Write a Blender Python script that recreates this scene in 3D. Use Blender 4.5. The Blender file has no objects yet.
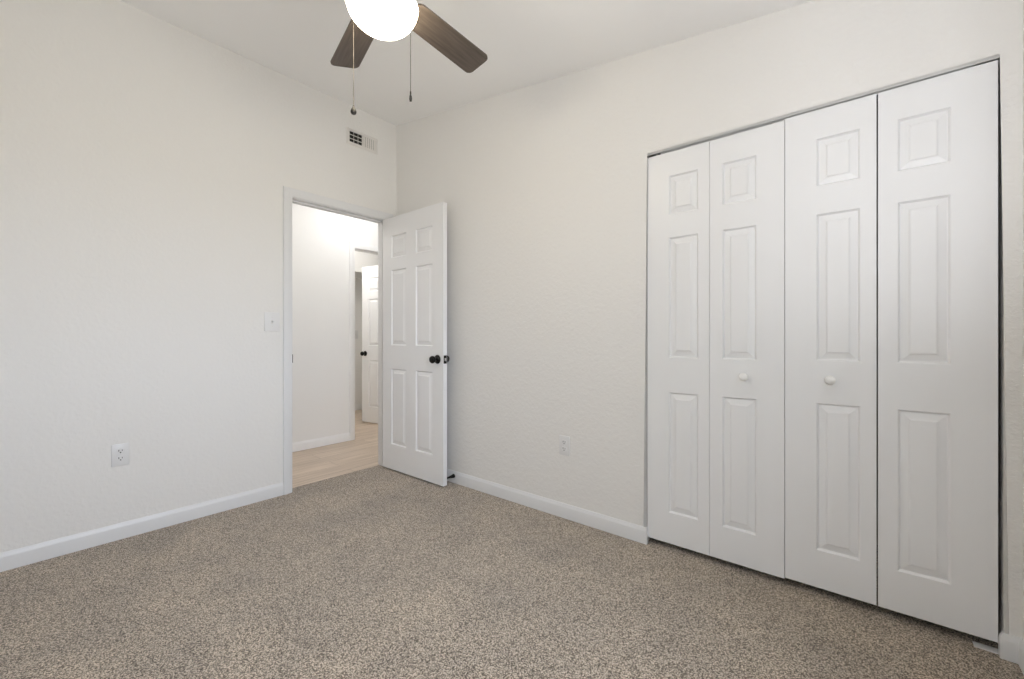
import bpy, bmesh, math
from mathutils import Vector, Matrix

C = bpy.context.scene
R = math.radians

# ------------------------------------------------------------------ camera
CAM_H = 1.065
cam_d = bpy.data.cameras.new('camera')
cam_d.sensor_fit = 'HORIZONTAL'
cam_d.sensor_width = 36.0
cam_d.lens = 424.0 / 1024.0 * 36.0
cam_d.shift_y = -2.5 / 1024.0
cam_d.clip_start = 0.01
cam = bpy.data.objects.new('camera', cam_d)
C.collection.objects.link(cam)
cam.location = (0, 0, CAM_H)
cam.rotation_euler = (R(90), 0, R(39.6))
C.camera = cam

# ------------------------------------------------------------------ view, world, daylight
C.view_settings.view_transform = 'Standard'
C.view_settings.look = 'None'
C.view_settings.gamma = 1.0
C.view_settings.use_curve_mapping = False
C.view_settings.exposure = -0.05
C.cycles.max_bounces = 14
C.cycles.diffuse_bounces = 10
C.cycles.sample_clamp_indirect = 6.0

DAY = 16.0
K_HALL, K_HALL2, K_SIDE, K_GLOBE = 0.29, 0.36, 0.9, 3.3
GLOBE_COLOR = (1.0, 0.89, 0.68)
SKY_SIDE = (0.61, 0.69, 0.83)
GROUND_SIDE = (0.44, 0.44, 0.43)
CORNER_DIM_HIGH = (0.14, 0.155, 0.17)  # invented dim sector, keeps side sky off the closet
CORNER_FILL_LOW = (0.24, 0.24, 0.245)
BACK_DARK_HIGH = (0.02, 0.02, 0.02)
BACK_FILL_LOW = (1.22, 1.23, 1.28)  # invented bright lower sector behind the house, for the closet light
w = bpy.data.worlds.new('daylight')
C.world = w
w.use_nodes = True
nt = w.node_tree
nt.nodes.clear()
out = nt.nodes.new('ShaderNodeOutputWorld')
bg = nt.nodes.new('ShaderNodeBackground')
tc = nt.nodes.new('ShaderNodeTexCoord')
sp = nt.nodes.new('ShaderNodeSeparateXYZ')
def ramp(c0, c1):
    r = nt.nodes.new('ShaderNodeValToRGB')
    r.color_ramp.elements[0].position = 0.47
    r.color_ramp.elements[0].color = (*c0, 1)
    r.color_ramp.elements[1].position = 0.53
    r.color_ramp.elements[1].color = (*c1, 1)
    nt.links.new(mr.outputs[0], r.inputs[0])
    return r
mr = nt.nodes.new('ShaderNodeMapRange')
mr.inputs['From Min'].default_value = -1
mr.inputs['From Max'].default_value = 1
nt.links.new(tc.outputs['Generated'], sp.inputs[0])
nt.links.new(sp.outputs['Z'], mr.inputs['Value'])
# sky at right; behind, an invented bright ground under black sky lights the closet
side = ramp(GROUND_SIDE, SKY_SIDE)
back = ramp(BACK_FILL_LOW, BACK_DARK_HIGH)
my = nt.nodes.new('ShaderNodeMapRange')
my.inputs['From Min'].default_value = 0.20
my.inputs['From Max'].default_value = 0.03
nt.links.new(sp.outputs['X'], my.inputs['Value'])
mixw = nt.nodes.new('ShaderNodeMix')
mixw.data_type = 'RGBA'
nt.links.new(my.outputs[0], mixw.inputs[0])
ms = nt.nodes.new('ShaderNodeMapRange')       # made-up dim sector between the two, limiting daylight on the closet wall
ms.inputs['From Min'].default_value = -0.62
ms.inputs['From Max'].default_value = -0.38
nt.links.new(sp.outputs['Y'], ms.inputs['Value'])
mixs = nt.nodes.new('ShaderNodeMix')
mixs.data_type = 'RGBA'
nt.links.new(ramp(CORNER_FILL_LOW, CORNER_DIM_HIGH).outputs[0], mixs.inputs[6])
nt.links.new(ms.outputs[0], mixs.inputs[0])
nt.links.new(side.outputs[0], mixs.inputs[7])
nt.links.new(mixs.outputs[2], mixw.inputs[6])
nt.links.new(back.outputs[0], mixw.inputs[7])
bg.inputs['Strength'].default_value = DAY
nt.links.new(mixw.outputs[2], bg.inputs['Color'])
nt.links.new(bg.outputs[0], out.inputs['Surface'])

# room dimensions (metres, camera stands over the origin)
XL, XR = -3.02, 0.402         # left wall, right wall
YB, YF = 2.126, -0.36         # closet wall, wall behind the camera
WT = 0.115
def zc(x):                    # the ceiling slopes down towards the right wall
    return 2.84 - 0.1385 * (x - XL)
WIN = (0.10, 1.25, 0.90, 2.02)   # y0, y1, z0, z1 of the window in the right wall

ADDED_WIN = (-0.27, 0.37, 0.98, 1.62)  # x0, x1, z0, z1 of the window added behind the camera for closet light
def portal(sx, sz, loc, rot):
    pl = bpy.data.lights.new('window_daylight', 'AREA')
    pl.shape = 'RECTANGLE'
    pl.size = sx
    pl.size_y = sz
    pl.cycles.is_portal = True
    po = bpy.data.objects.new('window_daylight', pl)
    C.collection.objects.link(po)
    po.location = loc
    po.rotation_euler = rot
portal(WIN[3] - WIN[2], WIN[1] - WIN[0], (XR + WT + 0.01, (WIN[0] + WIN[1]) / 2, (WIN[2] + WIN[3]) / 2), (0, R(90), 0))
portal(ADDED_WIN[1] - ADDED_WIN[0], ADDED_WIN[3] - ADDED_WIN[2], ((ADDED_WIN[0] + ADDED_WIN[1]) / 2, YF - WT - 0.01, (ADDED_WIN[2] + ADDED_WIN[3]) / 2), (R(90), 0, 0))

def point_light(name, loc, power, color, radius):
    l = bpy.data.lights.new(name, 'POINT')
    l.energy = power
    l.color = color
    l.shadow_soft_size = radius
    o = bpy.data.objects.new(name, l)
    o.location = loc
    C.collection.objects.link(o)
    return o
point_light('hall_lamp_light', (-3.60, 2.30, 2.30), 26 * K_HALL, (0.98, 0.98, 0.98), 0.05)
point_light('hall_lamp_light', (-3.60, 0.90, 2.38), 26 * K_HALL2, (1.0, 0.97, 0.93), 0.03)
point_light('side_room_lamp_light', (-4.65, 2.45, 2.25), 14 * K_SIDE, (1.0, 0.97, 0.93), 0.08)

# ------------------------------------------------------------------ materials
def mat(name, color, rough=0.5, metal=0.0, spec=None):
    m = bpy.data.materials.new(name)
    m.use_nodes = True
    b = m.node_tree.nodes['Principled BSDF']
    b.inputs['Base Color'].default_value = (*color, 1)
    b.inputs['Roughness'].default_value = rough
    b.inputs['Metallic'].default_value = metal
    if spec is not None:
        b.inputs['Specular IOR Level'].default_value = spec
    return m

def add_bump(m, scale, strength, dist, detail=3.0, rough=0.55, ramp=None):
    n = m.node_tree
    t = n.nodes.new('ShaderNodeTexCoord')
    nz = n.nodes.new('ShaderNodeTexNoise')
    nz.inputs['Scale'].default_value = scale
    nz.inputs['Detail'].default_value = detail
    nz.inputs['Roughness'].default_value = rough
    bp = n.nodes.new('ShaderNodeBump')
    bp.inputs['Strength'].default_value = strength
    bp.inputs['Distance'].default_value = dist
    n.links.new(t.outputs['Object'], nz.inputs['Vector'])
    src = nz.outputs['Fac']
    if ramp:
        cr = n.nodes.new('ShaderNodeValToRGB')
        cr.color_ramp.elements[0].position = ramp[0]
        cr.color_ramp.elements[1].position = ramp[1]
        n.links.new(src, cr.inputs[0])
        src = cr.outputs[0]
    n.links.new(src, bp.inputs['Height'])
    n.links.new(bp.outputs[0], n.nodes['Principled BSDF'].inputs['Normal'])
    return m

M = {}
M['wall'] = add_bump(mat('wall_paint', (0.79, 0.78, 0.76), 0.7, spec=0.3), 52, 0.22, 0.004, 3, 0.5, (0.42, 0.66))
M['ceiling'] = add_bump(mat('ceiling_paint', (0.93, 0.93, 0.93), 0.85, spec=0.2), 60, 0.12, 0.003)
M['hall_wall'] = add_bump(mat('hall_paint', (0.86, 0.855, 0.84), 0.7, spec=0.3), 48, 0.15, 0.003)
M['closet_inside'] = mat('closet_inside_shade', (0.45, 0.43, 0.40), 0.8)  # darker than the wall paint: the closet's shade is put into the colour
M['trim'] = add_bump(mat('trim_paint', (0.745, 0.75, 0.757), 0.38), 20, 0.03, 0.002)
M['hall_trim'] = add_bump(mat('hall_trim_paint', (0.87, 0.87, 0.87), 0.38), 20, 0.03, 0.002)
M['door'] = add_bump(mat('door_paint', (0.82, 0.825, 0.835), 0.36), 30, 0.02, 0.002)
M['plastic'] = mat('white_plastic', (0.75, 0.75, 0.75), 0.3)
M['white_knob'] = mat('white_knob_paint', (0.86, 0.86, 0.85), 0.3)
M['slot'] = mat('socket_slot', (0.03, 0.03, 0.03), 0.6)
M['black_metal'] = mat('oil_rubbed_black', (0.018, 0.017, 0.016), 0.32, 0.7)
M['rubber'] = mat('black_rubber', (0.02, 0.02, 0.02), 0.7)
M['steel'] = mat('bright_steel', (0.75, 0.74, 0.72), 0.3, 1.0)
M['track'] = mat('track_enamel', (0.74, 0.74, 0.73), 0.35)
M['duct_shade'] = mat('duct_shade_black', (0.02, 0.019, 0.018), 0.8)  # near-black colour standing for the shade inside the duct
M['vent'] = mat('vent_enamel', (0.72, 0.70, 0.67), 0.45)
M['bronze'] = mat('dark_bronze', (0.05, 0.04, 0.032), 0.4, 0.8)
M['chain'] = mat('chain_metal', (0.12, 0.105, 0.09), 0.5, 0.5)
M['pendant'] = mat('pendant_wood', (0.022, 0.018, 0.014), 0.55)

# globe: lit frosted glass
g = bpy.data.materials.new('lit_frosted_glass')
g.use_nodes = True
b = g.node_tree.nodes['Principled BSDF']
b.inputs['Base Color'].default_value = (0.9, 0.88, 0.84, 1)
b.inputs['Roughness'].default_value = 0.25
b.inputs['Emission Color'].default_value = (*GLOBE_COLOR, 1)
b.inputs['Emission Strength'].default_value = 9.0 * K_GLOBE
M['globe'] = g

# carpet: speckled cut pile
m = mat('speckled_carpet', (0.3, 0.25, 0.2), 0.95, spec=0.05)
m.node_tree.nodes['Principled BSDF'].inputs['Sheen Weight'].default_value = 0.35
m.node_tree.nodes['Principled BSDF'].inputs['Sheen Roughness'].default_value = 0.4
n = m.node_tree
t = n.nodes.new('ShaderNodeTexCoord')
n1 = n.nodes.new('ShaderNodeTexNoise'); n1.inputs['Scale'].default_value = 235; n1.inputs['Detail'].default_value = 2; n1.inputs['Roughness'].default_value = 0.65
n2 = n.nodes.new('ShaderNodeTexNoise'); n2.inputs['Scale'].default_value = 3.2; n2.inputs['Detail'].default_value = 4
v1 = n.nodes.new('ShaderNodeTexVoronoi'); v1.inputs['Scale'].default_value = 270; v1.inputs['Randomness'].default_value = 1.0
cr = n.nodes.new('ShaderNodeValToRGB')
e = cr.color_ramp.elements
e[0].position = 0.36; e[0].color = (0.092, 0.071, 0.049, 1)
e[1].position = 0.65; e[1].color = (0.74, 0.63, 0.505, 1)
x = e.new(0.50); x.color = (0.392, 0.325, 0.254, 1)
mx = n.nodes.new('ShaderNodeMix'); mx.data_type = 'RGBA'; mx.blend_type = 'MULTIPLY'
mx.inputs[0].default_value = 1.0
cr2 = n.nodes.new('ShaderNodeValToRGB')
cr2.color_ramp.elements[0].position = 0.35; cr2.color_ramp.elements[0].color = (0.86, 0.86, 0.87, 1)
cr2.color_ramp.elements[1].position = 0.65; cr2.color_ramp.elements[1].color = (1.06, 1.05, 1.03, 1)
ad = n.nodes.new('ShaderNodeMath'); ad.operation = 'SUBTRACT'
mu = n.nodes.new('ShaderNodeMath'); mu.operation = 'MULTIPLY'; mu.inputs[1].default_value = 0.30
bp = n.nodes.new('ShaderNodeBump'); bp.inputs['Strength'].default_value = 0.8; bp.inputs['Distance'].default_value = 0.006
n.links.new(t.outputs['Object'], n1.inputs['Vector'])
n.links.new(t.outputs['Object'], n2.inputs['Vector'])
n.links.new(t.outputs['Object'], v1.inputs['Vector'])
n.links.new(v1.outputs['Distance'], mu.inputs[0])
sc_ = n.nodes.new('ShaderNodeSeparateColor')
n.links.new(v1.outputs['Color'], sc_.inputs[0])
mxt = n.nodes.new('ShaderNodeMix'); mxt.data_type = 'FLOAT'; mxt.inputs[0].default_value = 0.30
n.links.new(n1.outputs['Fac'], mxt.inputs[2])
n.links.new(sc_.outputs[0], mxt.inputs[3])
n.links.new(mxt.outputs[0], ad.inputs[0])
n.links.new(mu.outputs[0], ad.inputs[1])
ad2 = n.nodes.new('ShaderNodeMath'); ad2.operation = 'ADD'; ad2.inputs[1].default_value = 0.135
n.links.new(ad.outputs[0], ad2.inputs[0])
n.links.new(ad2.outputs[0], cr.inputs[0])
n.links.new(n2.outputs['Fac'], cr2.inputs[0])
n.links.new(cr.outputs[0], mx.inputs[6])
n.links.new(cr2.outputs[0], mx.inputs[7])
n.links.new(mx.outputs[2], n.nodes['Principled BSDF'].inputs['Base Color'])
n.links.new(ad2.outputs[0], bp.inputs['Height'])
n.links.new(bp.outputs[0], n.nodes['Principled BSDF'].inputs['Normal'])
M['carpet'] = m

# light oak planks running along y
m = mat('oak_planks', (0.6, 0.45, 0.33), 0.42)
n = m.node_tree
t = n.nodes.new('ShaderNodeTexCoord')
mp = n.nodes.new('ShaderNodeMapping'); mp.inputs['Rotation'].default_value = (0, 0, R(90))
br = n.nodes.new('ShaderNodeTexBrick')
br.inputs['Scale'].default_value = 1.0
br.inputs['Brick Width'].default_value = 1.2
br.inputs['Row Height'].default_value = 0.16
br.inputs['Mortar Size'].default_value = 0.0015
br.inputs['Color1'].default_value = (0.69, 0.58, 0.475, 1)
br.inputs['Color2'].default_value = (0.60, 0.495, 0.40, 1)
br.inputs['Mortar'].default_value = (0.30, 0.22, 0.16, 1)
mp2 = n.nodes.new('ShaderNodeMapping'); mp2.inputs['Scale'].default_value = (38, 2.2, 1)
nz = n.nodes.new('ShaderNodeTexNoise'); nz.inputs['Scale'].default_value = 1.0; nz.inputs['Detail'].default_value = 5
cr = n.nodes.new('ShaderNodeValToRGB')
cr.color_ramp.elements[0].position = 0.3; cr.color_ramp.elements[0].color = (0.80, 0.77, 0.73, 1)
cr.color_ramp.elements[1].position = 0.7; cr.color_ramp.elements[1].color = (1.1, 1.1, 1.1, 1)
mx = n.nodes.new('ShaderNodeMix'); mx.data_type = 'RGBA'; mx.blend_type = 'MULTIPLY'; mx.inputs[0].default_value = 1
n.links.new(t.outputs['Object'], mp.inputs[0]); n.links.new(mp.outputs[0], br.inputs['Vector'])
n.links.new(t.outputs['Object'], mp2.inputs[0]); n.links.new(mp2.outputs[0], nz.inputs['Vector'])
n.links.new(nz.outputs['Fac'], cr.inputs[0])
n.links.new(br.outputs['Color'], mx.inputs[6]); n.links.new(cr.outputs[0], mx.inputs[7])
n.links.new(mx.outputs[2], n.nodes['Principled BSDF'].inputs['Base Color'])
M['oak'] = m

# grey-brown wood of the fan blades, grain along local x
m = mat('blade_wood', (0.1, 0.07, 0.05), 0.45)
n = m.node_tree
t = n.nodes.new('ShaderNodeTexCoord')
mp = n.nodes.new('ShaderNodeMapping'); mp.inputs['Scale'].default_value = (7, 95, 20)
nz = n.nodes.new('ShaderNodeTexNoise'); nz.inputs['Scale'].default_value = 1; nz.inputs['Detail'].default_value = 5; nz.inputs['Distortion'].default_value = 0.6
cr = n.nodes.new('ShaderNodeValToRGB')
cr.color_ramp.elements[0].position = 0.3; cr.color_ramp.elements[0].color = (0.058, 0.044, 0.036, 1)
cr.color_ramp.elements[1].position = 0.75; cr.color_ramp.elements[1].color = (0.112, 0.088, 0.071, 1)
n.links.new(t.outputs['Object'], mp.inputs[0]); n.links.new(mp.outputs[0], nz.inputs['Vector'])
n.links.new(nz.outputs['Fac'], cr.inputs[0])
n.links.new(cr.outputs[0], n.nodes['Principled BSDF'].inputs['Base Color'])
M['blade'] = m

# ------------------------------------------------------------------ helpers
def build(name, bm, material, parent=None, smooth=None, loc=None):
    bmesh.ops.recalc_face_normals(bm, faces=bm.faces[:])
    me = bpy.data.meshes.new(name)
    bm.to_mesh(me)
    bm.free()
    me.materials.append(material)
    if smooth is not None:
        for p in me.polygons:
            p.use_smooth = True
        try:
            me.set_sharp_from_angle(angle=R(smooth))
        except Exception:
            pass
    o = bpy.data.objects.new(name, me)
    C.collection.objects.link(o)
    if parent is not None:
        o.parent = parent
    if loc is not None:
        o.location = loc
    return o

def tag(o, label, cat, group=None, kind=None):
    o['label'] = label
    o['category'] = cat
    if group:
        o['group'] = group
    if kind:
        o['kind'] = kind
    return o

def struct(o, label, cat):
    return tag(o, label, cat, None, 'structure')

def empty(name, loc, rz=0.0):
    o = bpy.data.objects.new(name, None)
    o.empty_display_size = 0.05
    o.location = loc
    o.rotation_euler = (0, 0, rz)
    C.collection.objects.link(o)
    return o

def box(bm, x0, x1, y0, y1, z0, z1, bevel=0.0, seg=2):
    r = bmesh.ops.create_cube(bm, size=1.0)
    vs = r['verts']
    for v in vs:
        v.co = Vector(((x0 + x1) / 2 + v.co.x * (x1 - x0), (y0 + y1) / 2 + v.co.y * (y1 - y0), (z0 + z1) / 2 + v.co.z * (z1 - z0)))
    if bevel:
        es = list({e for v in vs for e in v.link_edges})
        bmesh.ops.bevel(bm, geom=es, offset=bevel, segments=seg, profile=0.5, affect='EDGES')
    return bm

def lathe(bm, prof, n=32, mtx=None):
    """prof: list of (r, z). Revolved round local z."""
    rings = []
    mtx = mtx or Matrix.Identity(4)
    for r, z in prof:
        if r < 1e-6:
            rings.append([bm.verts.new(mtx @ Vector((0, 0, z)))])
        else:
            rings.append([bm.verts.new(mtx @ Vector((r * math.cos(2 * math.pi * k / n), r * math.sin(2 * math.pi * k / n), z))) for k in range(n)])
    for a, b_ in zip(rings[:-1], rings[1:]):
        for k in range(n):
            k2 = (k + 1) % n
            if len(a) == 1 and len(b_) == 1:
                continue
            if len(a) == 1:
                bm.faces.new((a[0], b_[k], b_[k2]))
            elif len(b_) == 1:
                bm.faces.new((a[k], a[k2], b_[0]))
            else:
                bm.faces.new((a[k], a[k2], b_[k2], b_[k]))
    for ring in (rings[0], rings[-1]):
        if len(ring) > 2:
            bm.faces.new(ring)
    return bm

def prism(bm, pts, axis, a, b_):
    """extrude a plan polygon. axis 'x': pts are (y,z); 'y': pts are (x,z); 'z': pts are (x,y)"""
    def P(p, h):
        if axis == 'x':
            return (h, p[0], p[1])
        if axis == 'y':
            return (p[0], h, p[1])
        return (p[0], p[1], h)
    A = [bm.verts.new(P(p, a)) for p in pts]
    B = [bm.verts.new(P(p, b_)) for p in pts]
    bm.faces.new(A)
    bm.faces.new(B)
    k = len(pts)
    for i in range(k):
        bm.faces.new((A[i], A[(i + 1) % k], B[(i + 1) % k], B[i]))
    return bm

def sweep(bm, path, prof, closed_profile=True):
    """sweep a profile of (offset to the right of the walk, z) along a plan path with mitred corners"""
    path = [Vector(p) for p in path]
    secs = []
    for i, p in enumerate(path):
        d0 = (path[i] - path[i - 1]).normalized() if i > 0 else None
        d1 = (path[i + 1] - path[i]).normalized() if i < len(path) - 1 else None
        n0 = Vector((d0.y, -d0.x)) if d0 else None
        n1 = Vector((d1.y, -d1.x)) if d1 else None
        if n0 is None:
            nn = n1
        elif n1 is None:
            nn = n0
        else:
            nn = (n0 + n1) / (1 + n0.dot(n1))
        secs.append([bm.verts.new((p.x + nn.x * o, p.y + nn.y * o, z)) for o, z in prof])
    k = len(prof)
    for a, b_ in zip(secs[:-1], secs[1:]):
        for j in range(k):
            bm.faces.new((a[j], a[(j + 1) % k], b_[(j + 1) % k], b_[j]))
    bm.faces.new(secs[0])
    bm.faces.new(secs[-1])
    return bm

def frame_sweep(bm, y0, y1, z1, prof, x_of):
    """casing round a door opening in a wall of constant x: prof = (outward offset, standing-out)"""
    secs = []
    for (yy, sy, zz, sz) in ((y0, -1, 0, 0), (y0, -1, z1, 1), (y1, 1, z1, 1), (y1, 1, 0, 0)):
        secs.append([bm.verts.new((x_of(tk), yy + sy * o, zz + sz * o)) for o, tk in prof])
    k = len(prof)
    for a, b_ in zip(secs[:-1], secs[1:]):
        for j in range(k):
            bm.faces.new((a[j], a[(j + 1) % k], b_[(j + 1) % k], b_[j]))
    bm.faces.new(secs[0])
    bm.faces.new(secs[-1])
    return bm

BASE = [(0, 0), (0.012, 0), (0.012, 0.062), (0.0105, 0.068), (0.006, 0.076), (0.004, 0.083), (0, 0.083)]
CASING = [(0, 0), (0, 0.008), (0.006, 0.011), (0.020, 0.012), (0.030, 0.0155), (0.048, 0.0165), (0.055, 0.0155), (0.057, 0.012), (0.057, 0)]

# moulded raised-panel door leaf: local x 0..w, y 0 (front) .. t, z 0..h
RINGS = [(0.0, 0.0), (0.002, 0.0015), (0.007, 0.0100), (0.0095, 0.0102), (0.0310, 0.0045), (0.0350, 0.0014), (0.0380, 0.0006)]
def leaf_bm(w_, h_, t_, xs, zs, both=True):
    """xs, zs: lists of (lo, hi) of panel columns and rows"""
    bm = bmesh.new()
    cx = sorted({0.0, w_, *[v for p in xs for v in p]})
    cz = sorted({0.0, h_, *[v for p in zs for v in p]})
    sides = [(0.0, 1), (t_, -1)] if both else [(0.0, 1)]
    for y0, s in sides:
        for i in range(len(cx) - 1):
            for j in range(len(cz) - 1):
                a, b_, c, d = cx[i], cx[i + 1], cz[j], cz[j + 1]
                if (a, b_) in xs and (c, d) in zs:
                    prev = None
                    for ins, dep in RINGS:
                        y = y0 + s * dep
                        ring = [bm.verts.new(p) for p in ((a + ins, y, c + ins), (b_ - ins, y, c + ins), (b_ - ins, y, d - ins), (a + ins, y, d - ins))]
                        if prev:
                            for k in range(4):
                                bm.faces.new((prev[k], prev[(k + 1) % 4], ring[(k + 1) % 4], ring[k]))
                        prev = ring
                    bm.faces.new(prev)
                else:
                    bm.faces.new([bm.verts.new(p) for p in ((a, y0, c), (b_, y0, c), (b_, y0, d), (a, y0, d))])
    if not both:
        bm.faces.new([bm.verts.new(p) for p in ((0, t_, 0), (w_, t_, 0), (w_, t_, h_), (0, t_, h_))])
    # rim, matching the grid cuts so that the surface closes
    for i in range(len(cx) - 1):
        for z in (0, h_):
            bm.faces.new([bm.verts.new(p) for p in ((cx[i], 0, z), (cx[i + 1], 0, z), (cx[i + 1], t_, z), (cx[i], t_, z))])
    for j in range(len(cz) - 1):
        for x_ in (0, w_):
            bm.faces.new([bm.verts.new(p) for p in ((x_, 0, cz[j]), (x_, 0, cz[j + 1]), (x_, t_, cz[j + 1]), (x_, t_, cz[j]))])
    bmesh.ops.remove_doubles(bm, verts=bm.verts[:], dist=1e-5)
    return bm

# ------------------------------------------------------------------ floors, ceilings, walls
bm = bmesh.new(); box(bm, -3.10, XR + WT, YF - WT, 2.86, -0.05, 0.0)
struct(build('floor', bm, M['carpet']), 'speckled beige brown carpet covering the bedroom floor', 'floor')
bm = bmesh.new(); box(bm, -6.0, -3.10, -1.0, 4.6, -0.05, -0.003)
struct(build('floor_hall', bm, M['oak']), 'light oak plank floor in the hall beyond the doorway', 'floor')

bm = bmesh.new()
prism(bm, [(XL - WT, zc(XL - WT)), (XR + WT, zc(XR + WT)), (XR + WT, zc(XR + WT) + 0.1), (XL - WT, zc(XL - WT) + 0.1)], 'y', YF - WT, YB + WT)
struct(build('ceiling', bm, M['ceiling']), 'white sloping ceiling above the bedroom', 'ceiling')

# door opening in the left wall (clear, jamb to jamb)
DY0, DY1, DH = 1.283, 2.027, 2.021
JT = 0.016
bm = bmesh.new()
prism(bm, [(YF - WT, -0.05), (DY0 - JT, -0.05), (DY0 - JT, DH + JT), (DY1 + JT, DH + JT), (DY1 + JT, -0.05), (YB + WT, -0.05), (YB + WT, zc(XL)), (YF - WT, zc(XL))], 'x', XL - WT, XL)
struct(build('wall_left', bm, M['wall']), 'off-white textured wall with the open doorway and air vent', 'wall')

# closet opening
CX0, CX1, CH = -0.866, 0.363, 2.020
bm = bmesh.new()
prism(bm, [(XL, -0.05), (CX0, -0.05), (CX0, CH), (CX1, CH), (CX1, -0.05), (XR + WT, -0.05), (XR + WT, zc(XR + WT)), (XL, zc(XL))], 'y', YB, YB + WT)
bm.edges.ensure_lookup_table()
bev = []
for e_ in bm.edges:
    a, b_ = e_.verts[0].co, e_.verts[1].co
    if abs(a.y - YB) < 1e-4 and abs(b_.y - YB) < 1e-4:
        if (abs(a.x - CX0) < 1e-4 and abs(b_.x - CX0) < 1e-4) or (abs(a.x - CX1) < 1e-4 and abs(b_.x - CX1) < 1e-4) or (abs(a.z - CH) < 1e-4 and abs(b_.z - CH) < 1e-4):
            bev.append(e_)
bmesh.ops.bevel(bm, geom=bev, offset=0.011, segments=4, profile=0.5, affect='EDGES')
struct(build('wall_back', bm, M['wall'], smooth=40), 'off-white textured wall holding the closet doors', 'wall')

# right wall with its window opening, wall behind the camera
bm = bmesh.new()
zr = zc(XR)
box(bm, XR, XR + WT, YF - WT, WIN[0], -0.05, zr)
box(bm, XR, XR + WT, WIN[1], YB, -0.05, zr)
box(bm, XR, XR + WT, WIN[0], WIN[1], -0.05, WIN[2])
box(bm, XR, XR + WT, WIN[0], WIN[1], WIN[3], zr)
struct(build('wall_right', bm, M['wall']), 'off-white textured wall at the right edge beside the closet', 'wall')
bm = bmesh.new()
wx0, wx1, wz0, wz1 = ADDED_WIN
prism(bm, [(XL, -0.05), (wx0, -0.05), (wx0, zc(wx0)), (XL, zc(XL))], 'y', YF - WT, YF)
prism(bm, [(wx1, -0.05), (XR, -0.05), (XR, zc(XR)), (wx1, zc(wx1))], 'y', YF - WT, YF)
box(bm, wx0, wx1, YF - WT, YF, -0.05, wz0)
prism(bm, [(wx0, wz1), (wx1, wz1), (wx1, zc(wx1)), (wx0, zc(wx0))], 'y', YF - WT, YF)
struct(build('wall_front', bm, M['wall']), 'off-white wall behind the viewpoint', 'wall')

bm = bmesh.new()
y0, y1, z0, z1 = WIN
for (a, b_, c, d) in ((y0, y1, z0, z0 + 0.04), (y0, y1, z1 - 0.04, z1), (y0, y0 + 0.04, z0 + 0.04, z1 - 0.04), (y1 - 0.04, y1, z0 + 0.04, z1 - 0.04), (y0 + 0.04, y1 - 0.04, (z0 + z1) / 2 - 0.02, (z0 + z1) / 2 + 0.02)):
    box(bm, XR + 0.05, XR + 0.09, a, b_, c, d)
struct(build('window_1', bm, M['trim']), 'white framed window in the right wall', 'window')

bm = bmesh.new()
for (a, b_, c, d) in ((wx0, wx1, wz0, wz0 + 0.04), (wx0, wx1, wz1 - 0.04, wz1), (wx0, wx0 + 0.04, wz0 + 0.04, wz1 - 0.04), (wx1 - 0.04, wx1, wz0 + 0.04, wz1 - 0.04), (wx0 + 0.04, wx1 - 0.04, (wz0 + wz1) / 2 - 0.02, (wz0 + wz1) / 2 + 0.02)):
    box(bm, a, b_, YF - 0.09, YF - 0.05, c, d)
struct(build('added_window', bm, M['trim']), 'white framed window added behind the viewpoint to light the closet', 'window')

# closet shell behind the bifold doors
bm = bmesh.new()
box(bm, -1.15, -1.10, YB + WT, 2.86, -0.05, 2.44)
box(bm, XR + WT, XR + WT + 0.05, YB + WT, 2.86, -0.05, 2.44)
box(bm, -1.15, XR + WT + 0.05, 2.86, 2.91, -0.05, 2.44)
box(bm, -1.15, XR + WT + 0.05, YB + WT, 2.91, 2.44, 2.49)
struct(build('wall_closet', bm, M['closet_inside']), 'inside of the closet behind the bifold doors, painted dark for shade', 'wall')

# hall and side room beyond
HX = -4.07
H2Y0, H2Y1, H2H = 2.356, 3.045, 1.985
bm = bmesh.new()
prism(bm, [(-1.0, -0.05), (H2Y0 - JT, -0.05), (H2Y0 - JT, H2H + JT), (H2Y1 + JT, H2H + JT), (H2Y1 + JT, -0.05), (4.6, -0.05), (4.6, 2.44), (-1.0, 2.44)], 'x', HX - WT, HX)
struct(build('wall_hall', bm, M['hall_wall']), 'white hall wall seen through the open bedroom doorway', 'wall')
bm = bmesh.new()
box(bm, -6.0, XL, -1.05, -1.0, -0.05, 2.44)
box(bm, -6.0, XL - WT, 4.6, 4.65, -0.05, 2.44)
box(bm, XL - WT, XL, -1.0, YF - WT, -0.05, 2.44)
box(bm, XL - WT, XL, YB + WT, 4.65, -0.05, 2.44)
box(bm, -6.0, HX - WT, 1.55, 1.6, -0.05, 2.44)
struct(build('wall_hall_end', bm, M['hall_wall']), 'white end walls closing the hall', 'wall')
bm = bmesh.new(); box(bm, -6.0, XL - WT, -1.05, 4.65, 2.44, 2.5)
struct(build('ceiling_hall', bm, M['ceiling']), 'white ceiling over the hall', 'ceiling')
# far wall of the side room: an opening with a deep head, a wall behind it
SX = -5.13
AY0, AY1, AH = 2.62, 3.60, 1.925
bm = bmesh.new()
prism(bm, [(1.6, -0.05), (AY0, -0.05), (AY0, AH), (AY1, AH), (AY1, -0.05), (4.6, -0.05), (4.6, 2.44), (1.6, 2.44)], 'x', SX - 0.55, SX)
box(bm, SX - 0.62, SX - 0.55, 1.6, 4.6, -0.05, 2.44)
struct(build('wall_side_room', bm, M['hall_wall']), 'far white wall with an open recess, seen past the hall door', 'wall')

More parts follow.
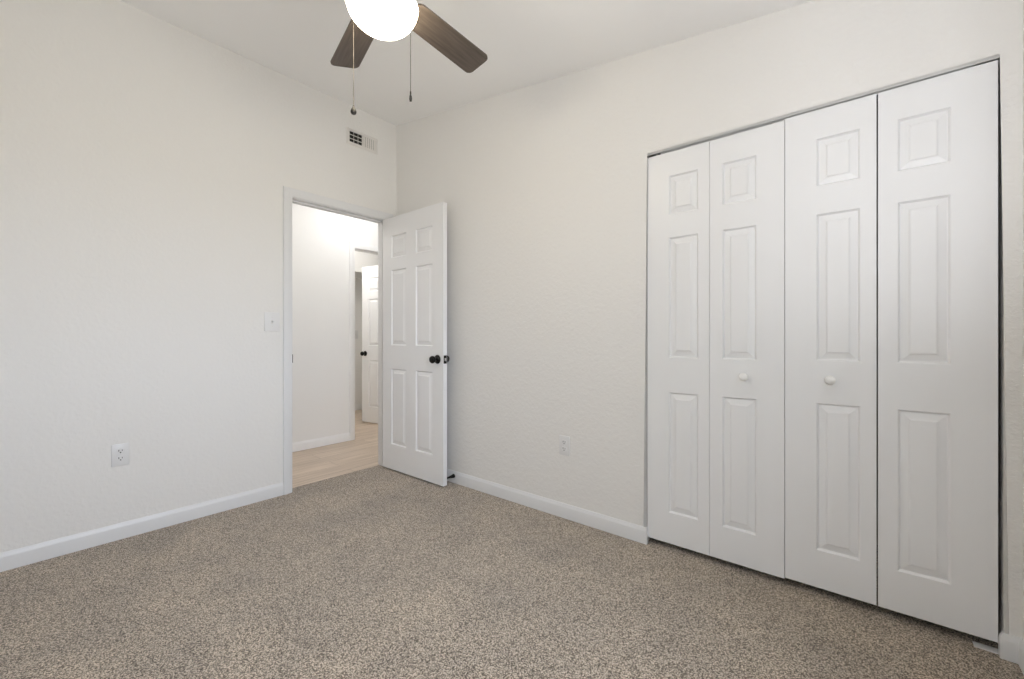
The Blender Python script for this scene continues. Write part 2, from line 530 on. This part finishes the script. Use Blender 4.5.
# ------------------------------------------------------------------ trim
bm = bmesh.new()
sweep(bm, [(XL, YB), (CX0, YB), (CX0, YB + 0.012)], BASE)
struct(build('baseboard_back', bm, M['trim'], smooth=30), 'white baseboard between the open door and the closet', 'baseboard')
bm = bmesh.new()
sweep(bm, [(CX1, YB + 0.013), (CX1, YB), (XR, YB), (XR, YF)], BASE)
struct(build('baseboard_right', bm, M['trim'], smooth=30), 'white baseboard turning the corner right of the closet', 'baseboard')
bm = bmesh.new()
sweep(bm, [(XR - 0.013, YF), (XL + 0.013, YF)], BASE)
struct(build('baseboard_front', bm, M['trim'], smooth=30), 'white baseboard behind the viewpoint', 'baseboard')
bm = bmesh.new()
sweep(bm, [(XL, YF), (XL, DY0 - 0.0625)], BASE)
struct(build('baseboard_left', bm, M['trim'], smooth=30), 'white baseboard under the left wall outlet', 'baseboard')
bm = bmesh.new()
sweep(bm, [(HX, -0.99), (HX, H2Y0 - 0.062)], BASE)
struct(build('baseboard_hall', bm, M['hall_trim'], smooth=30), 'white baseboard along the hall wall', 'baseboard')
bm = bmesh.new()
sweep(bm, [(SX - 0.55, AY0), (SX - 0.55, AY1)], BASE)
struct(build('baseboard_side_room', bm, M['hall_trim'], smooth=30), 'white baseboard deep in the recess past the hall door', 'baseboard')

# bedroom door casing and jambs
t1 = bmesh.new()
frame_sweep(t1, DY0 - 0.005, DY1 + 0.005, DH + 0.005, CASING, lambda tk: XL + tk)
frame_sweep(t1, DY0 - 0.005, DY1 + 0.005, DH + 0.005, CASING, lambda tk: XL - WT - tk)
for (a, b_, c, d) in ((DY0 - JT, DY0, 0, DH + JT), (DY1, DY1 + JT, 0, DH + JT), (DY0, DY1, DH, DH + JT)):
    box(t1, XL - WT, XL, a, b_, c, d)
for (a, b_, c, d) in ((DY0, DY0 + 0.011, 0, DH), (DY1 - 0.011, DY1, 0, DH), (DY0 + 0.011, DY1 - 0.011, DH - 0.011, DH)):
    box(t1, XL - 0.085, XL - 0.040, a, b_, c, d)
trim1 = struct(build('trim_1', t1, M['trim'], smooth=30), 'white moulded casing around the open bedroom doorway', 'door casing')
bm = bmesh.new(); box(bm, XL - 0.036, XL + 0.0035, DY0 - 0.0005, DY0 + 0.0025, 0.888, 0.946, 0.001)
s = build('strike_plate', bm, M['black_metal'], trim1); s['label'] = 'black metal strike plate'
t2 = bmesh.new()
frame_sweep(t2, H2Y0 - 0.004, H2Y1 + 0.004, H2H + 0.004, CASING, lambda tk: HX + tk)
for (a, b_, c, d) in ((H2Y0 - JT, H2Y0, 0, H2H + JT), (H2Y1, H2Y1 + JT, 0, H2H + JT), (H2Y0, H2Y1, H2H, H2H + JT)):
    box(t2, HX - WT, HX, a, b_, c, d)
for (a, b_, c, d) in ((H2Y0, H2Y0 + 0.010, 0, H2H), (H2Y0 + 0.010, H2Y1, H2H - 0.010, H2H)):
    box(t2, HX - 0.060, HX - 0.025, a, b_, c, d)
struct(build('trim_2', t2, M['hall_trim'], smooth=30), 'white casing around the second doorway across the hall', 'door casing')

# ------------------------------------------------------------------ doors
def knob_bm(rose=0.032, ball=0.027, reach=0.062):
    bm = bmesh.new()
    # local z points out of the door face
    lathe(bm, [(0, 0), (rose, 0), (rose, 0.004), (rose * 0.92, 0.008), (rose * 0.55, 0.011), (0.012, 0.014), (0.0115, 0.026),
               (0.016, 0.031), (ball * 0.86, 0.037), (ball, 0.046), (ball * 0.97, 0.053), (ball * 0.8, 0.060), (ball * 0.45, 0.0635), (0, reach + 0.0025)], 28)
    return bm

DZ = [(0.199, 0.802), (0.988, 1.587), (1.683, 1.862)]
def six_panel_door(name, hinge, width, angle, height, z0, knob_z, label):
    root = empty(name, (hinge[0], hinge[1], z0), angle)
    st, mu_ = 0.117 * width / 0.74, 0.116 * width / 0.74
    pw = (width - 2 * st - mu_) / 2
    xs = [(st, st + pw), (st + pw + mu_, st + 2 * pw + mu_)]
    k = height / 2.008
    zs = [(a * k, b_ * k) for a, b_ in DZ]
    slab = build('slab', leaf_bm(width, height, 0.035, xs, zs), M['door'], root)
    for side in (0, 1):
        kb = build('knob', knob_bm(), M['black_metal'], root, smooth=50)
        kb.location = (width - 0.060, 0.0 if side == 0 else 0.035, knob_z - z0)
        kb.rotation_euler = (R(90) if side == 0 else R(-90), 0, 0)
        kb['label'] = 'round black door knob'
    lp = bmesh.new(); box(lp, width - 0.0005, width + 0.002, 0.0035, 0.0315, knob_z - z0 - 0.029, knob_z - z0 + 0.029, 0.001)
    lpo = build('latch_plate', lp, M['black_metal'], root); lpo['label'] = 'black latch plate'
    lb = bmesh.new()
    prism(lb, [(width + 0.002, 0.010), (width + 0.012, 0.010), (width + 0.004, 0.025), (width + 0.002, 0.025)], 'z', knob_z - z0 - 0.010, knob_z - z0 + 0.010)
    build('latch_bolt', lb, M['steel'], lpo)
    for hz in (0.20, 1.0, 1.78):
        h = bmesh.new()
        lathe(h, [(0, -0.044), (0.006, -0.044), (0.006, 0.044), (0, 0.044)], 12, Matrix.Translation((-0.004, 0.038, hz * k)))
        build('hinge', h, M['black_metal'], root, smooth=40)
    struct(root, label, 'door')
    return root

six_panel_door('door_1', (XL + 0.007, 1.990), 0.739, 0.0, 2.004, 0.013, 0.906, 'white six-panel door standing open against the closet wall')
hx, hy = HX - 0.03, 3.035
fx, fy = -4.83, 2.925
six_panel_door('door_2', (hx, hy), math.hypot(fx - hx, fy - hy), math.atan2(fy - hy, fx - hx), 1.925, 0.012, 0.86, 'white six-panel door with black knob standing open across the hall')

# ------------------------------------------------------------------ bifold closet doors
LH, LT, LY = 1.960, 0.033, YB + 0.014
BZ = [(0.153, 0.758), (0.931, 1.532), (1.646, 1.842)]
def bifold(x0, z0, widths, gap, lows, knob_leaf, knob_x, knob_z, pin, label):
    root = empty('bifold_door', (x0, LY, z0))
    for k in (0, 1):
        lw = widths[k]
        xs = [(lows[k], lows[k] + 0.140)]
        lf = build('door_leaf', leaf_bm(lw, LH, LT, xs, BZ), M['door'], root, loc=(k * (widths[0] + gap), 0, 0))
        if k == knob_leaf:
            kb = bmesh.new()
            lathe(kb, [(0, 0), (0.013, 0), (0.012, 0.003), (0.0085, 0.008), (0.0085, 0.014), (0.013, 0.018), (0.0175, 0.024), (0.0185, 0.029), (0.0165, 0.034), (0.010, 0.0375), (0, 0.0385)], 26)
            ko = build('knob', kb, M['white_knob'], lf, smooth=50)
            ko.location = (knob_x, 0, knob_z - z0)
            ko.rotation_euler = (R(90), 0, 0)
            ko['label'] = 'round white knob'
        # top guide pin
        pn = bmesh.new()
        px = 0.045 if k == 0 else lw - 0.045
        lathe(pn, [(0, LH), (0.006, LH), (0.006, LH + pin), (0, LH + pin)], 12, Matrix.Translation((px, 0.012, 0)))
        build('guide_pin', pn, M['steel'], lf, smooth=40)
    tag(root, label, 'closet door', 'bifold closet doors')
    root['kind'] = 'thing'
    return root
bifold(-0.8595, 0.031, (0.3000, 0.2995), 0.0018, (0.110, 0.055), 1, 0.149, 0.887, 0.009, 'left-hand pair of white raised-panel bifold closet doors, the pair nearest the wall outlet')
bifold(-0.2560, 0.037, (0.2965, 0.3055), 0.0045, (0.109, 0.055), 0, 0.155, 0.893, 0.003, 'right-hand pair of white raised-panel bifold closet doors, the pair standing over the floor bracket')

# overhead track: an inverted U channel
bm = bmesh.new()
box(bm, CX0 + 0.002, CX1 - 0.002, LY + 0.002, LY + 0.031, CH - 0.003, CH - 0.0002)
box(bm, CX0 + 0.002, CX1 - 0.002, LY + 0.002, LY + 0.004, CH - 0.016, CH - 0.003)
box(bm, CX0 + 0.002, CX1 - 0.002, LY + 0.029, LY + 0.031, CH - 0.016, CH - 0.003)
tr = tag(build('door_track', bm, M['track']), 'light grey metal track over the bifold closet doors', 'door track')
tr['kind'] = 'thing'
for px in (CX0 + 0.035, CX1 - 0.035):
    bm = bmesh.new(); box(bm, px - 0.03, px + 0.03, LY + 0.005, LY + 0.028, CH - 0.0155, CH - 0.0035, 0.001)
    build('pivot_block', bm, M['steel'], tr)
# floor pivot bracket at the right jamb
bm = bmesh.new()
box(bm, CX1 - 0.068, CX1 - 0.002, LY - 0.006, LY + 0.028, 0.0005, 0.0035, 0.0008)
box(bm, CX1 - 0.0045, CX1 - 0.002, LY + 0.004, LY + 0.028, 0.0035, 0.05)
pb = tag(build('pivot_bracket', bm, M['plastic']), 'small white floor bracket under the closet door beside the right jamb', 'bracket')

# ------------------------------------------------------------------ electrical plates
def outlet(loc, rz, label):
    root = empty('wall_outlet', loc, rz)           # local -y faces the room
    bm = bmesh.new(); box(bm, -0.0355, 0.0355, -0.006, 0.0, -0.0575, 0.0575, 0.0025, 2)
    build('plate', bm, M['plastic'], root, smooth=40)
    for sz in (-0.0195, 0.0195):
        bm = bmesh.new()
        pts = []
        for a in range(24):
            an = 2 * math.pi * a / 24
            pts.append((max(-0.0165, min(0.0165, 0.0175 * math.cos(an))), sz + max(-0.0135, min(0.0135, 0.0175 * math.sin(an)))))
        seen = []
        for p in pts:
            if not seen or (abs(p[0] - seen[-1][0]) + abs(p[1] - seen[-1][1])) > 1e-6:
                seen.append(p)
        prism(bm, seen, 'y', -0.0078, -0.0055)
        rc = build('receptacle', bm, M['plastic'], root)
        bm = bmesh.new(); box(bm, -0.0082, -0.0054, -0.0083, -0.0070, sz - 0.001, sz + 0.0085)
        build('slot', bm, M['slot'], rc)
        bm = bmesh.new(); box(bm, 0.0054, 0.0078, -0.0083, -0.0070, sz + 0.0002, sz + 0.0075)
        build('slot', bm, M['slot'], rc)
        bm = bmesh.new(); lathe(bm, [(0, 0), (0.0031, 0), (0.0031, 0.0013), (0, 0.0013)], 12, Matrix.Translation((0, -0.0083, sz - 0.0068)) @ Matrix.Rotation(R(-90), 4, 'X'))
        build('ground_hole', bm, M['slot'], rc)
    bm = bmesh.new(); lathe(bm, [(0, 0), (0.003, 0), (0.0026, 0.001), (0, 0.0013)], 12, Matrix.Translation((0, -0.006, 0)) @ Matrix.Rotation(R(90), 4, 'X'))
    build('screw', bm, M['plastic'], root, smooth=40)
    tag(root, label, 'outlet', 'white wall outlets')
    return root
outlet((XL, 0.4066, 0.444), R(90), 'white duplex outlet low on the left wall, left of the doorway')
outlet((-1.3545, YB, 0.425), 0.0, 'white duplex outlet low on the wall between open door and closet')

def switch(loc, rz, pw, ph, label):
    root = empty('light_switch', loc, rz)
    bm = bmesh.new(); box(bm, -pw / 2, pw / 2, -0.006, 0, -ph / 2, ph / 2, 0.0025, 2)
    build('plate', bm, M['plastic'], root, smooth=40)
    bm = bmesh.new(); box(bm, -0.0055, 0.0055, -0.0068, -0.0058, -0.0125, 0.0125)
    build('toggle_slot', bm, M['vent'], root)
    bm = bmesh.new()
    prism(bm, [(-0.006, -0.006), (-0.006, 0.006), (-0.017, 0.011), (-0.019, 0.006)], 'x', -0.0042, 0.0042)
    build('toggle', bm, M['plastic'], root)
    for sz in (-0.030, 0.030):
        bm = bmesh.new(); lathe(bm, [(0, 0), (0.003, 0), (0.0026, 0.001), (0, 0.0013)], 12, Matrix.Translation((0, -0.006, sz)) @ Matrix.Rotation(R(90), 4, 'X'))
        build('screw', bm, M['vent'], root, smooth=40)
    tag(root, label, 'light switch')
    return root
switch((XL, 1.152, 1.165), R(90), 0.094, 0.126, 'white toggle light switch on the left wall beside the door casing')
switch((SX - 0.55, 3.30, 1.10), R(90), 0.075, 0.12, 'white light switch deep in the recess, seen past the far hall door')

# ------------------------------------------------------------------ door stop on the baseboard
root = empty('door_stop', (-2.300, YB - 0.012, 0.052))
bm = bmesh.new(); lathe(bm, [(0, 0), (0.0145, 0), (0.0145, 0.004), (0.0125, 0.012), (0.0080, 0.040), (0.0065, 0.052), (0.0060, 0.060), (0, 0.060)], 18, Matrix.Rotation(R(90), 4, 'X'))
build('post', bm, M['black_metal'], root, smooth=40)
bm = bmesh.new(); lathe(bm, [(0, 0.058), (0.0085, 0.058), (0.0095, 0.062), (0.0090, 0.072), (0.006, 0.0755), (0, 0.076)], 18, Matrix.Rotation(R(90), 4, 'X'))
build('bumper', bm, M['rubber'], root, smooth=40)
tag(root, 'small black door stop on the baseboard behind the open door', 'door stop')

# ------------------------------------------------------------------ air vent
root = empty('air_vent', (XL, 1.811, 2.598), R(90))     # local x = world y, local -y faces the room
VW, VH = 0.266, 0.124
bm = bmesh.new()
secs = []
prof = [(0.0, -0.0005), (0.0, -0.004), (0.012, -0.009), (0.021, -0.009), (0.021, -0.0005)]
for sx, sz in ((-1, -1), (1, -1), (1, 1), (-1, 1)):
    secs.append([bm.verts.new((sx * (VW / 2 - o), y, sz * (VH / 2 - o))) for o, y in prof])
for i in range(4):
    a, b_ = secs[i], secs[(i + 1) % 4]
    for j in range(len(prof)):
        j2 = (j + 1) % len(prof)
        bm.faces.new((a[j], b_[j], b_[j2], a[j2]))
build('frame', bm, M['vent'], root)
bm = bmesh.new(); box(bm, -VW / 2 + 0.02, VW / 2 - 0.02, -0.0012, -0.0003, -VH / 2 + 0.02, VH / 2 - 0.02)  # flat black sheet stands in for the unlit duct; the wall has no hole
d = build('duct_shade_sheet', bm, M['duct_shade'], root); d['label'] = 'flat black sheet for the duct shade behind the louvres'
bm = bmesh.new(); box(bm, -0.005, 0.005, -0.0105, -0.001, -VH / 2 + 0.02, VH / 2 - 0.02)
build('divider', bm, M['vent'], root)
inner = VW / 2 - 0.021
for bank, x0, x1, ang in ((0, -inner, -0.005, 36), (1, 0.005, inner, -58)):
    nb = 4 if bank == 0 else 6
    bm = bmesh.new()
    for i in range(nb):
        cx_ = x0 + (x1 - x0) * (i + 0.5) / nb if bank else x0 + (x1 - x0) * i / (nb - 1)
        hw = 0.0068 if bank else 0.0042
        dx, dy = hw * math.sin(R(ang)), hw * math.cos(R(ang))
        px, py = 0.0009 * math.cos(R(ang)), -0.0009 * math.sin(R(ang))
        cy = -0.0075
        q = [(cx_ - dx - px, cy - dy - py), (cx_ - dx + px, cy - dy + py), (cx_ + dx + px, cy + dy + py), (cx_ + dx - px, cy + dy - py)]
        q = [(a, max(-0.0125, min(-0.0012, b_))) for a, b_ in q]
        prism(bm, q, 'z', -VH / 2 + 0.02, VH / 2 - 0.02)
    if bank == 0:
        for zz in (-0.0150, 0.0150):
            box(bm, x0, x1, -0.0065, -0.0035, zz - 0.0022, zz + 0.0022)
    build('louvre_bank', bm, M['vent'], root)
tag(root, 'rectangular white air vent high on the left wall above the doorway', 'air vent')

# ------------------------------------------------------------------ ceiling fan with light
FX, FY = -1.343, 0.886
fan = empty('ceiling_fan', (FX, FY, 0))
zt = zc(FX)
bm = bmesh.new(); lathe(bm, [(0, zt + 0.01), (0.068, zt + 0.01), (0.068, zt - 0.02), (0.055, zt - 0.045), (0.03, zt - 0.058), (0, zt - 0.058)], 32)
build('canopy', bm, M['bronze'], fan, smooth=40)
bm = bmesh.new(); lathe(bm, [(0, zt - 0.05), (0.013, zt - 0.05), (0.013, 2.45), (0, 2.45)], 16)
build('downrod', bm, M['bronze'], fan, smooth=40)
bm = bmesh.new(); lathe(bm, [(0, 2.478), (0.03, 2.476), (0.07, 2.462), (0.098, 2.435), (0.104, 2.405), (0.100, 2.370), (0.080, 2.350), (0.055, 2.342), (0, 2.342)], 36)
build('motor_housing', bm, M['bronze'], fan, smooth=40)
bm = bmesh.new(); lathe(bm, [(0, 2.343), (0.052, 2.343), (0.056, 2.330), (0.092, 2.312), (0.102, 2.300), (0.102, 2.282), (0, 2.282)], 36)
build('light_fitter', bm, M['bronze'], fan, smooth=40)
# bowl
GR, GT, GD = 0.1275, 2.290, 0.114
prof = [(0, GT), (0.098, GT), (0.118, GT - 0.006)]
for k in range(0, 15):
    an = R(6 + 84 * k / 14)
    prof.append((GR * math.cos(an) ** 0.9, GT - 0.012 - (GD - 0.012) * math.sin(an)))
prof[-1] = (0, GT - GD)
bm = bmesh.new(); lathe(bm, prof, 48)
gl = build('globe', bm, M['globe'], fan, smooth=60); gl['label'] = 'lit frosted white glass bowl'

BZ0, R0, R1, BW = 2.325, 0.125, 0.537, 0.130
def blade_bm():
    bm = bmesh.new()
    pts = []
    rr = 0.026
    hw0, hw1 = BW / 2 - 0.008, BW / 2
    for (cx_, cy_, a0, r_) in ((R1 - rr, -hw1 + rr, -90, rr), (R1 - rr, hw1 - rr, 0, rr), (R0 + 0.03, hw0 - 0.03, 90, 0.03), (R0 + 0.03, -hw0 + 0.03, 180, 0.03)):
        for k in range(7):
            an = R(a0 + 90 * k / 6)
            pts.append((cx_ + r_ * math.cos(an), cy_ + r_ * math.sin(an)))
    prism(bm, pts, 'z', -0.003, 0.003)
    return bm
me = None
for k in range(5):
    az = 93.3 + 72 * k
    if me is None:
        bo = build('blade', blade_bm(), M['blade'], fan); me = bo.data
    else:
        bo = bpy.data.objects.new('blade', me); C.collection.objects.link(bo); bo.parent = fan
    bo.location = (0, 0, BZ0)
    # pitch: the clockwise edge (local -y) sits higher
    bo.rotation_euler = (R(-13), 0, R(az))
    bm = bmesh.new()
    prism(bm, [(0.07, -0.016), (0.15, -0.014), (0.185, -0.034), (0.225, -0.030), (0.235, 0.0), (0.225, 0.030), (0.185, 0.034), (0.15, 0.014), (0.07, 0.016)], 'z', 0.0032, 0.0085)
    build('blade_arm', bm, M['bronze'], bo)

def px_point(px, d, z):
    u = (px - 512) / 424.0
    s_, c_ = math.sin(R(39.6)), math.cos(R(39.6))
    return Vector((d * (-s_ + u * c_) - FX, d * (c_ + u * s_) - FY, z))
def pull_chain(px, d, zb, kind):
    p = px_point(px, d, 0)
    ch = bmesh.new()
    n_b = 0
    z = 2.295
    # bead chain: beads on a fine wire
    lathe(ch, [(0, zb + 0.02), (0.0009, zb + 0.02), (0.0009, 2.297), (0, 2.297)], 8, Matrix.Translation((p.x, p.y, 0)))
    while z > zb + 0.03:
        bmesh.ops.create_icosphere(ch, subdivisions=1, radius=0.0017, matrix=Matrix.Translation((p.x, p.y, z)))
        z -= 0.0042
    # short arm from the fitter to the chain
    v = Vector((p.x, p.y, 0)); L = v.length
    q = Matrix.Translation((0, 0, 2.297)) @ Vector((0, 0, 1)).rotation_difference(v.normalized()).to_matrix().to_4x4()
    lathe(ch, [(0, 0.095), (0.003, 0.095), (0.003, L + 0.002), (0, L + 0.002)], 10, q)
    co = build('pull_chain', ch, M['chain'], fan, smooth=60)
    pd = bmesh.new()
    if kind == 'drop':
        prof = [(0, zb + 0.036), (0.0028, zb + 0.036), (0.0036, zb + 0.028), (0.0075, zb + 0.021), (0.0108, zb + 0.013), (0.0110, zb + 0.008), (0.0085, zb + 0.002), (0.004, zb), (0, zb)]
    else:
        prof = [(0, zb + 0.036), (0.002, zb + 0.036), (0.0026, zb + 0.030), (0.0024, zb + 0.024), (0.0042, zb + 0.018), (0.0048, zb + 0.010), (0.0036, zb + 0.002), (0, zb)]
    lathe(pd, prof, 20, Matrix.Translation((p.x, p.y, 0)))
    po_ = build('pendant', pd, M['pendant'], co, smooth=50)
    po_['label'] = 'dark teardrop pull' if kind == 'drop' else 'slim dark metal pull'
pull_chain(353.5, 1.640, 1.926, 'drop')
pull_chain(410.6, 1.435, 1.861, 'slim')
tag(fan, 'five-blade ceiling fan with dark wood blades and a lit glass bowl', 'ceiling fan')
